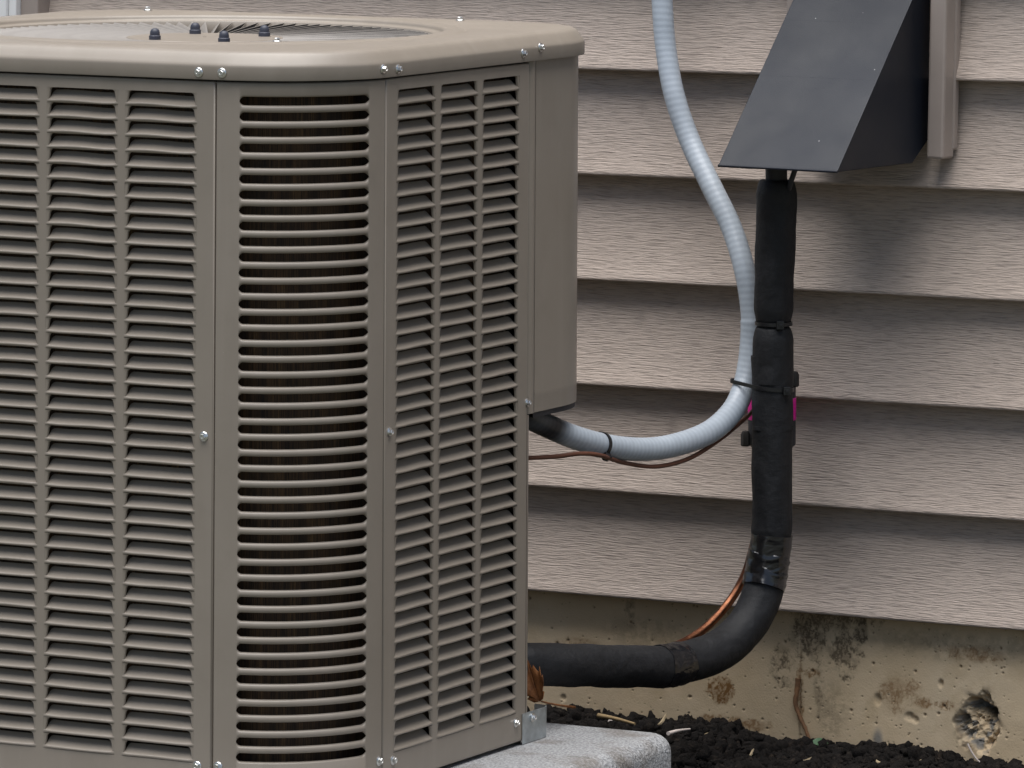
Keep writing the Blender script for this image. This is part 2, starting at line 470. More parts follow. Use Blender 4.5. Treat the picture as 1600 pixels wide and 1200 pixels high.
# broken-out cavity
s_, z_ = feat(1530, 1128)
u, w = (SS - s_) * PXM, (ZZ - z_) * PXM
wob = (fbm(SS * 45, ZZ * 45, 4, 9) - 0.5) * 34
rad = np.sqrt((u / 46) ** 2 + (w / 52) ** 2) + wob / 55
cav = 1 - sstep(0.62, 0.92, rad)
rough_ = fbm(SS * 60, ZZ * 60, 5, 12, 0.6)
dep -= cav * (0.008 + 0.030 * rough_ * sstep(0.35, 0.8, rough_) + 0.012 * np.abs(fbm(SS * 30, ZZ * 30, 3, 31) - .5) * 2)
hole = np.exp(-(((u - 8) * 0.64 + (w - 16) * 0.77) / 7.0) ** 2 - (((u - 8) * 0.77 - (w - 16) * 0.64) / 22.0) ** 2)
dep -= hole * 0.035; dirt = np.maximum(dirt, np.clip(hole * 1.3, 0, 1) * 0.9)
stone = np.maximum(stone, cav * sstep(0.5, 0.6, fbm(SS * 70, ZZ * 70, 3, 77)) * 0.85)
rim = np.exp(-((rad - 0.85) / 0.10) ** 2); dirt = np.maximum(dirt, rim * sstep(0.45, 0.62, fbm(SS * 90, ZZ * 90, 3, 5)) * 0.6)
s_, z_ = feat(1372, 1158)
g = np.exp(-(((SS - s_) * PXM / 9) ** 2 + ((ZZ - z_) * PXM / 20) ** 2) ** 2); stone = np.maximum(stone, g * 0.8); dep += g * 0.001
# dirt patches under the siding, with runs
def patch(px, py, rx, ry, sd, thr, amt, arr, wsc=55):
    s_, z_ = feat(px, py)
    q = np.sqrt(((SS - s_) * PXM / rx) ** 2 + ((ZZ - z_) * PXM / ry) ** 2)
    e = fbm(SS * wsc, ZZ * wsc, 5, sd, 0.62)
    fine = fbm(SS * 330, ZZ * 260, 3, sd + 5, 0.7)
    ridge = 1 - np.abs(fbm(SS * wsc * 1.6, ZZ * wsc * 1.2, 4, sd + 9, 0.6) - 0.5) * 2
    val = sstep(thr - 0.02, thr + 0.24, e * 0.72 + 0.30 * ridge ** 3 + 0.40 * (1 - q)) * (1 - sstep(0.95, 1.35, q))
    val = val * (0.42 + 0.75 * sstep(0.30, 0.66, fine))
    smear = 0.6 * sstep(0.32, 0.62, e) * (1 - sstep(0.55, 1.15, q)); val = np.clip(np.maximum(val, smear), 0, 1)
    return np.maximum(arr, val * amt)
dirt = patch(1262, 990, 34, 52, 41, 0.57, 0.8, dirt)
dirt = patch(1318, 1010, 36, 52, 43, 0.56, 0.8, dirt)
dirt = patch(1345, 985, 14, 40, 44, 0.54, 0.85, dirt)
dirt = patch(1222, 1040, 24, 34, 45, 0.58, 0.75, dirt)
dirt = patch(1300, 962, 80, 26, 46, 0.55, 0.75, dirt)
dirt = patch(1280, 1085, 12, 52, 47, 0.70, 0.6, dirt, 90)
dirt = patch(1300, 1110, 30, 50, 48, 0.80, 0.45, dirt, 120)
dirt = patch(985, 955, 10, 55, 49, 0.80, 0.6, dirt, 120)
dirt = patch(1010, 990, 90, 30, 50, 0.80, 0.35, dirt, 110)
dirt = patch(1500, 1010, 200, 30, 52, 0.76, 0.35, dirt, 70)
rust = patch(1125, 1078, 26, 20, 61, 0.50, 1.0, rust)
rust = patch(1150, 1130, 70, 12, 62, 0.56, 0.8, rust, 40)
rust = patch(905, 1005, 45, 10, 63, 0.66, 0.55, rust, 60)
rust = patch(1268, 1052, 16, 8, 64, 0.50, 0.85, rust, 70)
rust = patch(1405, 1085, 40, 30, 65, 0.58, 0.7, rust, 50)
rust = patch(1455, 1100, 40, 10, 66, 0.56, 0.8, rust, 60)
rust = patch(1250, 1085, 7, 60, 67, 0.52, 0.75, rust, 80)
rust = patch(1520, 1020, 60, 16, 68, 0.58, 0.7, rust, 50)
dep = dep - dirt * 0.0008
# form seam
s_, _z = feat(1250, 1060); seam = np.exp(-(((SS - s_) * PXM) / 1.6) ** 2); dep -= seam * 0.0016; dirt = np.maximum(dirt, seam * 0.25)
nz, ns = SS.shape
verts = np.c_[SS.ravel(), -(FN + dep).ravel(), ZZ.ravel()]
ii = (np.arange(nz - 1)[:, None] * ns + np.arange(ns - 1)[None, :]).ravel()
faces = np.c_[ii, ii + 1, ii + ns + 1, ii + ns]
me = bpy.data.meshes.new('foundation'); me.from_pydata(verts.tolist(), [], faces.tolist()); me.update(); me.shade_smooth()
me.materials.append(M['concrete'])
for nm, arr in (('rust', rust), ('dirt', dirt), ('stone', stone)):
    a_ = me.attributes.new(nm, 'FLOAT', 'POINT'); a_.data.foreach_set('value', np.clip(arr, 0, 1).ravel().astype(np.float32))
link('foundation', me, house)

# window at the far left, behind the unit
sj0, zj = wall_ray(59, 12, 0.012); sj1, _ = wall_ray(32, 12, 0.012); WZ0, WZ1 = 0.80, 2.1
win = tag(empty('window'), None); win.parent = house
m = MB(); m.box(sj1, sj0, -0.012, 0.03, WZ0 - 0.05, WZ1 + 0.05); m.build('side_channel', M['trim'], win, bevel=0.002)
m = MB()
m.box(sj1 - 0.016, sj1 - 0.0005, -0.024, 0.03, WZ0, WZ1); m.box(sj1 - 0.075, sj1 - 0.0165, -0.030, 0.03, WZ0, WZ1)
m.box(sj1 - 0.90, sj1 - 0.83, -0.030, 0.03, WZ0, WZ1); m.box(sj1 - 0.829, sj1 - 0.076, -0.028, 0.03, WZ1 - 0.07, WZ1); m.box(sj1 - 0.829, sj1 - 0.076, -0.028, 0.03, WZ0, WZ0 + 0.07)
m.build('frame', M['white'], win, bevel=0.002)
m = MB(); m.box(sj1 - 0.829, sj1 - 0.076, -0.004, 0.002, WZ0 + 0.071, WZ1 - 0.071); m.build('pane', M['window'], win)
m = MB(); m.box(sj1 - 0.93, sj0 + 0.01, -0.045, 0.03, WZ0 - 0.085, WZ0 - 0.051); m.build('sill', M['white'], win, bevel=0.003)

# vertical channel trim beside the hood
def trim_strip(pxl, pxr, ytop, ybot, lean):
    n = 0.034
    sl_, zb = wall_ray(pxl, ybot, n); sr_, _ = wall_ray(pxr, ybot, n)
    w_ = sr_ - sl_
    m = MB(); m.box(-w_ / 2, w_ / 2, -0.034, 0.004, 0, 0.95)
    m.box(-w_ / 2 + 0.003, w_ / 2 + 0.002, -0.004, 0.014, 0.012, 0.95)
    o = m.build('trim_strip', M['trim'], house, loc=((sl_ + sr_) / 2, 0, zb), rot=(0, lean, 0), bevel=0.004)
    return o
trim_strip(1447, 1473, 0, 248, 0.020)
trim_strip(1226, 1252, 0, 110, 0.020)

# ------------------------------------------------------------------ concrete pad
def rounded_slab(x0, x1, y0, y1, z0, z1, re, rc):
    m = MB(); rows = []
    def loop(ins, z):
        r = max(rc - ins, 0.002); pts = []
        for cx, cy, a0 in ((x1 - rc, y0 + rc, -90), (x1 - rc, y1 - rc, 0), (x0 + rc, y1 - rc, 90), (x0 + rc, y0 + rc, 180)):
            for k in range(9):
                a = math.radians(a0 + 90 * k / 8); pts.append((cx + r * math.cos(a), cy + r * math.sin(a), z))
        return pts
    rows.append(loop(0, z0)); rows.append(loop(0, z1 - re))
    for k in range(1, 7):
        a = math.radians(90 * k / 6); rows.append(loop(re * (1 - math.cos(a)), z1 - re + re * math.sin(a)))
    idx = m.grid(rows, closed_u=True); m.f.append(tuple(idx[-1]))
    return m
_pc = to_local((0.245, 8.825, PADZ)); 
pad = rounded_slab(-0.52, _pc.x + 0.006, -0.53, _pc.y + 0.006, -PADZ - 0.05, 0.0, 0.026, 0.04).build('equipment_pad', M['pad'], None, 60, (UC.x, UC.y, PADZ), (0, 0, -T))
tag(pad, 'speckled grey concrete pad with rounded edges under the air conditioner', 'concrete pad')

# ------------------------------------------------------------------ air conditioner
ac = tag(empty('air_conditioner', (UC.x, UC.y, PADZ), -T), 'large taupe metal air conditioner unit with louvered sides and round fan grille', 'air conditioner')
ZL = 0.980                                                # bottom of the lid skirt
ZP0, ZP1 = 0.006, ZL - 0.0028                             # panels
RS = RC
def outline(off, nseg=22):
    P = []
    for cx, cy, r, a0 in ((HA - RC, -HA + RC, RC, -90), (HA - RS, HA - RS, RS, 0), (-HA + RC, HA - RC, RC, 90), (-HA + RC, -HA + RC, RC, 180)):
        for k in range(nseg + 1):
            a = math.radians(a0 + 90 * k / nseg)
            P.append((cx + (r + off) * math.cos(a), cy + (r + off) * math.sin(a), math.cos(a), math.sin(a)))
    out = []
    for i, p in enumerate(P):                             # subdivide the straight runs
        q = P[(i + 1) % len(P)]; out.append(p)
        d = math.hypot(q[0] - p[0], q[1] - p[1])
        if d > 0.1:
            for k in range(1, 12):
                t = k / 12; out.append((p[0] + (q[0] - p[0]) * t, p[1] + (q[1] - p[1]) * t, p[2], p[3]))
    return out
HUB = Vector((-0.004, 0.0))
ZT = ZL + 0.0392
m = MB(); rows = []
lp = [(0.0030, ZL + 0.016), (0.0030, ZL), (0.0055, ZL - 0.0004), (0.0062, ZL + 0.0015), (0.0062, ZL + 0.0165), (0.0060, ZL + 0.0184), (0.0053, ZL + 0.0202), (0.0032, ZL + 0.0232), (-0.0008, ZL + 0.0286), (-0.0045, ZL + 0.0332), (-0.0075, ZL + 0.0360), (-0.0120, ZL + 0.0380), (-0.0180, ZL + 0.0388)]
for off, z in lp: rows.append([(x, y, z) for x, y, _, _ in outline(off)])
base = rows[-1]
ang = [math.atan2(p[1] - HUB.y, p[0] - HUB.x) for p in base]
for R_, z in ((0.384, ZT), (0.381, ZT - 0.0012), (0.378, ZT - 0.0014), (0.374, ZT + 0.0002), (0.366, ZT + 0.0010), (0.358, ZT + 0.0016), (0.352, ZT + 0.0016), (0.3485, ZT + 0.0009), (0.3462, ZT - 0.0006), (0.3450, ZT - 0.0026), (0.3444, ZT - 0.0044), (0.3425, ZT - 0.0058), (0.3380, ZT - 0.0061), (0.3330, ZT - 0.0063), (0.3315, ZT - 0.0075), (0.3308, ZT - 0.03)):
    r = []
    for p, a in zip(base, ang):
        r.append((HUB.x + R_ * math.cos(a), HUB.y + R_ * math.sin(a), z))
    rows.append(r)
m.grid(rows, closed_u=True)
lid = m.build('lid', M['paint'], ac, 50)

# fan grille: radial vanes, hub plate, caps
ZH = ZT - 0.0122
NV = 104
tilt = math.radians(50); wv = 0.021; th_ = 0.0008; up_, lo_v = [], []
for r_ in np.linspace(0.100, 0.330, 8):
    zc_ = -0.0010 + 0.0050 * (r_ - 0.1) / 0.23 - 0.5 * wv * math.sin(tilt)
    def vp(s_, q_):
        c, n_ = wv * s_, th_ * q_ + 0.0022 * (0.25 - s_ * s_)
        return (r_, -(c * math.cos(tilt) - n_ * math.sin(tilt)), zc_ + c * math.sin(tilt) + n_ * math.cos(tilt))
    up_.append([vp(a, 0.5) for a in (-0.5, -0.2, 0.1, 0.35, 0.49)] + [vp(0.5, 0.0), vp(0.49, -0.5)])
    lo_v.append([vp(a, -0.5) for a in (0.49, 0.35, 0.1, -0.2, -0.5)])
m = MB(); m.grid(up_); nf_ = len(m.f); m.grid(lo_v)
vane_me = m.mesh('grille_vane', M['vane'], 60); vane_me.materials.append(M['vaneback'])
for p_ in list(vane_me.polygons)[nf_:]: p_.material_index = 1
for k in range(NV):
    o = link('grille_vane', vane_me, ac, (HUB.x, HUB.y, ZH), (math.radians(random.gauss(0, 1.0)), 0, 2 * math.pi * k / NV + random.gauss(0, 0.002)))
m = MB(); rows = []
for R_, z in ((0.114, ZH - 0.008), (0.114, ZH - 0.0015), (0.1125, ZH), (0.06, ZH + 0.0004), (0.003, ZH + 0.0005)):
    rows.append([(HUB.x + R_ * math.cos(2 * math.pi * k / 64), HUB.y + R_ * math.sin(2 * math.pi * k / 64), z) for k in range(64)])
m.grid(rows, closed_u=True); m.build('hub_plate', M['paint'], ac, 40)
m = MB(); rows = []
for R_, z in ((0.0086, 0), (0.0086, 0.0055), (0.0078, 0.0062), (0.0072, 0.0066), (0.0072, 0.0095), (0.0066, 0.0125), (0.0050, 0.0150), (0.0026, 0.0163), (0.0003, 0.0166)):
    rows.append([(R_ * math.cos(2 * math.pi * k / 20), R_ * math.sin(2 * math.pi * k / 20), z) for k in range(20)])
m.grid(rows, closed_u=True); cap_me = m.mesh('bolt_cap', M['cap'], 40)
for px, py in ((242, 62), (305, 53), (350, 66), (413, 57)):
    a_, b_ = ray(px, py); d_ = (CAMH - PADZ - ZH) / b_
    p = to_local((a_ * d_, d_, ZH + PADZ)); link('bolt_cap', cap_me, ac, (p.x, p.y, ZH))
# dark well below the grille
m = MB(); rows = []
for R_, z in ((0.3305, ZT - 0.028), (0.327, ZT - 0.16), (0.05, ZT - 0.16)):
    rows.append([(HUB.x + R_ * math.cos(2 * math.pi * k / 64), HUB.y + R_ * math.sin(2 * math.pi * k / 64), z) for k in range(64)])
m.grid(rows, closed_u=True, flip=True); m.build('fan_well', M['darkmetal'], ac, 40)

# screws
m = MB(); rows = []
for R_, z in ((0.0067, 0), (0.0067, 0.0009), (0.0056, 0.0018)):
    rows.append([(R_ * math.cos(2 * math.pi * k / 24), R_ * math.sin(2 * math.pi * k / 24), z) for k in range(24)])
idx = m.grid(rows, closed_u=True); m.f.append(tuple(idx[-1]))
hexr = []
for R_, z in ((0.0042, 0.0012), (0.0042, 0.0048), (0.0036, 0.0056), (0.0020, 0.0056), (0.0017, 0.0051)):
    hexr.append([(R_ * math.cos(2 * math.pi * k / 6), R_ * math.sin(2 * math.pi * k / 6), z) for k in range(6)])
idx = m.grid(hexr, closed_u=True); m.f.append(tuple(idx[-1]))
screw_me = m.mesh('screw', M['steel'], 25)
OUTL = {}
def screw(px, py, off):
    """on a side of the unit, at the photo's place"""
    a_, b_ = ray(px, py)
    best = None
    ol = outline(off, 90)
    for i, p in enumerate(ol):
        q = ol[(i + 1) % len(ol)]
        for t in np.linspace(0, 1, 6, endpoint=False):
            lx, ly = p[0] + (q[0] - p[0]) * t, p[1] + (q[1] - p[1]) * t
            w = to_world((lx, ly, 0))
            nw = XU * p[2] + YU * p[3]
            if nw.y > 0.05: continue
            e = abs(w.x - a_ * w.y)
            if best is None or e < best[0]: best = (e, w, p, lx, ly)
    _, w, p, lx, ly = best
    z = CAMH - b_ * w.y - PADZ
    nrm = Vector((p[2], p[3], 0))
    q = nrm.to_track_quat('Z', 'Y') @ Quaternion((0, 0, 1), random.uniform(0, 1))
    o = link('screw', screw_me, ac, (lx, ly, z)); o.rotation_mode = 'QUATERNION'; o.rotation_quaternion = q
for px, py, off in ((312, 113, .0062), (347, 114, .0062), (599, 108, .0062), (620, 108, .0062), (817, 83, .0062), (844, 74, .0062), (322, 682, 0), (608, 675, 0),
                    (825, 629, 0), (307, 1197, 0), (341, 1198, 0), (592, 1189, 0), (612, 1188, 0), (806, 1129, 0)):
    screw(px, py, off)
for px, py, zz in ((231, 16, ZT), (719, 32, ZT), (433, 65, ZH)):
    a_, b_ = ray(px, py); d_ = (CAMH - PADZ - zz) / b_; p = to_local((a_ * d_, d_, 0))
    link('screw', screw_me, ac, (p.x, p.y, zz - 0.0001))

# side panels with columns of louvers
PITCH = 0.02122; HH = 0.0163; ROWS = 43; STR = PITCH - HH
ZROW = 0.9605 - PITCH                                      # local z of the bottom of the first louver cell
COLW, COLP = 0.1144, 0.126
def panel_mesh(width, ncol, solid=False):
    m = MB(); w = width / 2 - 0.0009
    # local panel: x along, -y outward, z up
    loops = []
    for ins, d in ((0.0, -0.014), (0.0, -0.0022), (0.0007, -0.0006), (0.0024, 0.0)):
        loops.append([(-w + ins, -d, ZP0 + ins), (w - ins, -d, ZP0 + ins), (w - ins, -d, ZP1 - ins), (-w + ins, -d, ZP1 - ins)])
    m.grid(loops, closed_u=True)
    xi, z0, z1 = w - 0.0024, ZP0 + 0.0024, ZP1 - 0.0024
    zt, zb = 0.9605, 0.9605 - PITCH * ROWS
    xs = [-xi]
    for c in range(ncol):
        x = (c - (ncol - 1) / 2) * COLP; xs += [x - COLW / 2, x + COLW / 2]
    xs.append(xi); zs = [z0, zb, zt, z1]
    for i in range(len(xs) - 1):
        for j in range(3):
            if j == 1 and i % 2 == 1 and not solid: continue
            q = [m.add((xs[i + a], 0.0, zs[j + b])) for a, b in ((0, 0), (1, 0), (1, 1), (0, 1))]
            m.f.append(tuple(q))
    return m.mesh('side_panel', M['paint'], 50)
def louver_mesh(amp=0.0, ph=0.0, fr=1.0):
    m = MB()
    class _W(MB):
        def add(self, p):
            x, y, z = p; k = max(0.0, 1 - (abs(x) / 0.053) ** 4) if 0.0008 < z < PITCH - 0.0045 and y > -0.01 else 0.0
            w = amp * k * math.sin(x * 42 * fr + ph)
            return MB.add(self, (x * 1.04, y + 0.4 * w, z + w))
    m = _W()
    # lip + blade profile (outward d, z, half width, bulge weight)
    prof = [(-0.0020, 0.0000), (-0.0004, 0.0003), (0.0008, 0.0010), (0.0015, 0.0022), (0.0013, 0.0033), (0.0007, 0.0042), (-0.0001, 0.0047)]
    xs = [-0.055, -0.0535, -0.0495, -0.0455, -0.033, -0.02, -0.007, 0.007, 0.02, 0.033, 0.0455, 0.0495, 0.0535, 0.055]
    wt = [0, 0.25, 0.75, 1, 1, 1, 1, 1, 1, 1, 1, 0.75, 0.25, 0]
    rows = []
    for i, (d, z) in enumerate(prof):
        rows.append([(x, -(d * w), z) for x, w in zip(xs, wt)])
    m.grid(rows)
    # blade, folded inwards from the lip
    blade = [(-0.0001, 0.0047, 0.0521), (-0.0018, 0.0057, 0.0519), (-0.0056, 0.0086, 0.0514), (-0.0096, 0.0130, 0.0507), (-0.0117, 0.0154, 0.0494), (-0.0126, 0.0166, 0.0464)]
    rows = []
    for d, z, hw in blade:
        rows.append([(hw * t, -d, z) for t in (-1, -0.85, -0.63, -0.38, -0.13, 0.13, 0.38, 0.63, 0.85, 1)])
    m.grid(rows)
    # side cheeks with rounded upper corners
    rc = 0.0042
    zz = [0.0047, 0.009, 0.013, PITCH - rc] + [PITCH - rc + rc * math.sin(math.radians(a)) for a in (20, 40, 60, 78, 90)]
    def xe(z):
        b = 0.0521 - 0.0028 * (z - 0.0047) / (PITCH - 0.0047)
        if z > PITCH - rc:
            q = (z - (PITCH - rc)) / rc; b -= rc * (1 - math.sqrt(max(0, 1 - q * q)))
        return b
    for sg in (-1, 1):
        r = []
        for z in zz:
            e = xe(z); r.append([(sg * 0.055, 0, z), (sg * (e + 0.0006), 0, z), (sg * e, 0.0006, z), (sg * (e - 0.0001), 0.0035, z)])
        m.grid(r, flip=(sg > 0))
    return m.mesh('louver', M['paint'], 60)
louv = louver_mesh()
louvs = [louver_mesh(random.uniform(0.0002, 0.0005), random.uniform(0, 6), random.uniform(0.7, 1.6)) for _ in range(6)]
bent = [louver_mesh(random.uniform(0.0009, 0.0014), 2.6 + random.uniform(-0.4, 0.4), 1.0) for _ in range(4)]
YE = -FL / 2 + PW                                          # where the right panel ends
for rz, cx, cy, w_, nc, solid in ((0, 0, -HA, FL, 4, False), (90, HA, -FL / 2 + PW / 2, PW, 3, False), (180, -(HA - YE) / 2 + FL / 2 - 0.075, HA, FL - 0.14, 3, True), (270, -HA, 0, FL, 4, True)):
    o = link('side_panel', panel_mesh(w_, nc, solid), ac, (cx, cy, 0), (0, 0, math.radians(rz)))
    if not solid:
        for ci in range(nc):
            if rz == 0 and ci == 0: n_rows = 0            # this column lies outside the picture: one joined mesh below
            else: n_rows = ROWS
            for k in range(n_rows):
                link('louver', random.choice(bent) if (rz == 0 and ci == 2 and k < 11) or (rz == 0 and ci == 3 and k < 4) else random.choice(louvs), o, ((ci - (nc - 1) / 2) * COLP, 0, ZROW - PITCH * k), (math.radians(random.gauss(0, 0.5)), math.radians(random.gauss(0, 0.12)), 0))
            if n_rows == 0:
                mv = np.array([v.co[:] for v in louv.vertices]); jm = MB()
                for k in range(ROWS):
                    b_ = len(jm.v); jm.v += [(x + (ci - 1.5) * COLP, y, z + ZROW - PITCH * k) for x, y, z in mv]
                    jm.f += [tuple(b_ + q for q in p.vertices) for p in louv.polygons]
                tag(jm.build('louver_column', M['paint'], o, 60), kind='stuff')

# rounded corner panel with long slots
def corner_panel(cx, cy, a0, detail):
    A0, A1 = math.radians(12.0), math.radians(77.0)
    g = 0.0009 / RC
    def pt(a, d, z): return (cx + (RC + d) * math.cos(a0 + a), cy + (RC + d) * math.sin(a0 + a), z)
    m = MB()
    def patch(al, zl, zh, dl=0, dh=0): m.grid([[pt(a, 0, zl) for a in al], [pt(a, 0, zh) for a in al]])
    hs = 0.27 * PITCH
    zc = [0.9515 - PITCH * k for k in range(43)]                # slot centres
    lin = lambda p, q, n: list(np.linspace(p, q, n))
    E = math.pi / 2
    # edge flanges
    for zz in (ZP0, ZP1):
        al = lin(g, E - g, 30); s = 1 if zz == ZP0 else -1
        m.grid([[pt(a, d, zz + s * i) for a in al] for d, i in ((-0.014, 0), (-0.0022, 0), (-0.0006, 0.0007), (0, 0.0024))], flip=(zz == ZP1))
    for e, s in ((g, 1), (E - g, -1)):
        m.grid([[pt(e + s * i / RC, d, z) for z in (ZP0 + 0.0024, ZP1 - 0.0024)] for d, i in ((-0.014, 0), (-0.0022, 0), (-0.0006, 0.0007), (0, 0.0024))], flip=(s < 0))
    z0, z1 = ZP0 + 0.0024, ZP1 - 0.0024
    patch(lin(g + 0.0024 / RC, A0, 6), z0, z1); patch(lin(A1, E - g - 0.0024 / RC, 6), z0, z1)
    if not detail:
        patch(lin(A0, A1, 24), z0, z1); return m, None, None
    # angle stations, dense in the slot's round ends
    cap = hs / RC
    st = [A0] + [A0 + cap * (1 - math.cos(math.radians(t))) for t in (20, 40, 60, 75, 90)] + lin(A0 + cap, A1 - cap, 22)[1:-1] + [A1 - cap * (1 - math.cos(math.radians(t))) for t in (90, 75, 60, 40, 20)] + [A1]
    def h(a):
        t = min(a - A0, A1 - a)
        if t >= cap: return hs
        q = 1 - t / cap; return hs * math.sqrt(max(0, 1 - q * q))
    def strip(mb, zlo, zhi, rl, rh):
        # rl/rh: rolled lower / upper edge
        lo_p = [(0.0, -0.0050), (0.0002, -0.0026), (0.0010, -0.0009), (0.0024, 0.0)] if rl else [(0, 0)]
        hi_p = [(0.0026, 0.0), (0.0011, -0.0010), (0.0002, -0.0028), (0.0, -0.0055)] if rh else [(0, 0)]
        rows = []
        for i, d in lo_p: rows.append([pt(a, d * (h(a) / hs if rl else 1), zlo(a) + i) for a in st])
        if rl and rh: rows.append([pt(a, 0.0004 * h(a) / hs, (zlo(a) + zhi(a)) / 2) for a in st])
        for i, d in hi_p: rows.append([pt(a, d * (h(a) / hs if rh else 1), zhi(a) - i) for a in st])
        mb.grid(rows)
    strip(m, lambda a: zc[0] + h(a), lambda a: z1, True, False)
    strip(m, lambda a: z0, lambda a: zc[-1] - h(a), False, True)
    sm = MB()
    strip(sm, lambda a: h(a), lambda a: PITCH - h(a), True, True)
    return m, sm, zc
near, slat, zc = corner_panel(HA - RC, -HA + RC, -math.pi / 2, True)
cpo = near.build('corner_panel', M['paint'], ac, 50)
slat_me = slat.mesh('slat', M['paint'], 60)
for k in range(1, 43): link('slat', slat_me, cpo, (0, 0, zc[k]))
for cx, cy, a0 in ((-HA + RC, HA - RC, math.pi / 2), (-HA + RC, -HA + RC, math.pi)):
    corner_panel(cx, cy, a0, False)[0].build('corner_panel', M['paint'], ac, 50)

# coil behind the louvers and the inner frame ring
def ring_wall(off, z0, z1, name, mat, n=22):
    m = MB(); P = []
    for cx, cy, a0 in ((HA - RC, -HA + RC, -90), (HA - RC, HA - RC, 0), (-HA + RC, HA - RC, 90), (-HA + RC, -HA + RC, 180)):
        if a0 == 0:
            P += [(HA + off, YE - 0.012), (YE - 0.012, HA + off)]; continue
        for k in range(n + 1):
            a = math.radians(a0 + 90 * k / n); P.append((cx + (RC + off) * math.cos(a), cy + (RC + off) * math.sin(a)))
    m.grid([[(x, y, z) for x, y in P] for z in (z0, z1)], closed_u=True)
    return m.build(name, mat, ac, 40)
ring_wall(-0.034, 0.01, 0.99, 'coil', M['coil'])
ring_wall(-0.016, ZL - 0.016, ZL + 0.014, 'top_frame', M['darkmetal'])
ring_wall(-0.0155, 0.0, 0.030, 'base_pan', M['darkmetal'])

# service corner: control box above, open chamfer below
ZB = 0.472
def footprint(ins):
    c = HA - RC; r = RC - 0.003
    P = [(HA - 0.003 - ins, YE + 0.0255)]
    for k in range(15):
        a = math.radians(90 * k / 14); P.append((c + (r - ins) * math.cos(a), c + (r - ins) * math.sin(a)))
    P += [(YE + 0.0255, HA - 0.003 - ins)]
    return P
m = MB()
rows = [[(x, y, z) for x, y in footprint(i)] for i, z in ((0.006, ZB), (0.0, ZB + 0.0005), (0.0, ZB + 0.022), (-0.0003, ZB + 0.026), (0, ZB + 0.030), (0, ZL + 0.004))]
m.grid(rows); m.build('control_box', M['paint'], ac, 40)
m = MB(); fp = footprint(0.002)
rows = [[(x, y, z) for x, y in fp] for z in (ZB - 0.0075, ZB + 0.0003)]
idx = m.grid(rows); m.f.append(tuple(idx[0][::-1])); m.f.append(tuple(idx[1])); m.build('box_gasket', M['blackrub'], ac, 40)
# vertical bead between louvered panel and box
m = MB(); rows = []
yb = YE + 0.0135
for k in range(9):
    a = math.radians(-100 + 200 * k / 8); x, y = HA - 0.0065 + 0.0065 * math.cos(a), yb + 0.0125 * math.sin(a)
    rows.append([(x, y, ZB + 0.0005), (x, y, ZL + 0.004)])
m.grid(rows, flip=True); m.build('box_flange', M['paint'], ac, 60)
# chamfer panel and corner post below the box
m = MB()
c0, c1 = (HA - 0.010, YE + 0.003), (YE + 0.003, HA - 0.010)
m.grid([[(c0[0], c0[1], z), (c1[0], c1[1], z)] for z in (0.0, ZB)]); m.build('chamfer_panel', M['paint'], ac)
m = MB(); rows = []
for x, y in ((HA - 0.0012, YE + 0.0006), (HA - 0.0012, YE + 0.0055), (HA - 0.0022, YE + 0.0072), (HA - 0.004, YE + 0.0078), (HA - 0.014, YE + 0.0078)):
    rows.append([(x, y, 0.004), (x, y, ZB - 0.0005)])
m.grid(rows, flip=True); m.build('corner_post', M['paint'], ac, 40)
# galvanised strap at the foot
def on_right(px, py, off=0.0):
    a_, b_ = ray(px, py); n = XU; D = Vector((a_, 1.0))
    d = (UC.dot(n) + HA + off) / D.dot(n); return to_local((a_ * d, d, CAMH - b_ * d))
p0, p1, p2 = on_right(815, 1116), on_right(858, 1103), on_right(816, 1150)
m = MB(); rows = []
y0, y1 = p0.y, p1.y; zt0, zb0 = p0.z, 0.001
for k in range(13):
    t = k / 12
    if t < 0.75: x, y = HA + 0.0012, y0 + (y1 - 0.012 - y0) * t / 0.75
    else:
        a = math.radians(90 * (t - 0.75) / 0.25 * 1.15); x, y = HA + 0.0012 - 0.022 * (1 - math.cos(a)), y1 - 0.012 + 0.016 * math.sin(a)
    rows.append([(x, y, zb0), (x, y, zt0), (x - 0.0018, y, zt0)])
m.grid(rows, flip=True); m.build('foot_strap', M['galv'], ac, 40)
pz = on_right(832, 1121, 0.0015)
o = link('screw', screw_me, ac, (HA + 0.0016, pz.y, pz.z)); o.rotation_mode = 'QUATERNION'; o.rotation_quaternion = Vector((1, 0, 0)).to_track_quat('Z', 'Y')

# ------------------------------------------------------------------ black hood on the wall
s_back = wall_ray(1451, 235, 0.002)[0]
lo_, hi_ = 0.05, 0.5
for _ in range(40):
    mid = (lo_ + hi_) / 2
    if wall_ray(1308, 268, mid)[0] < s_back: hi_ = mid
    else: lo_ = mid
lo_, hi_ = 0.02, 0.6
f_ = lambda n: wall_ray(1308, 268, n)[0] - s_back
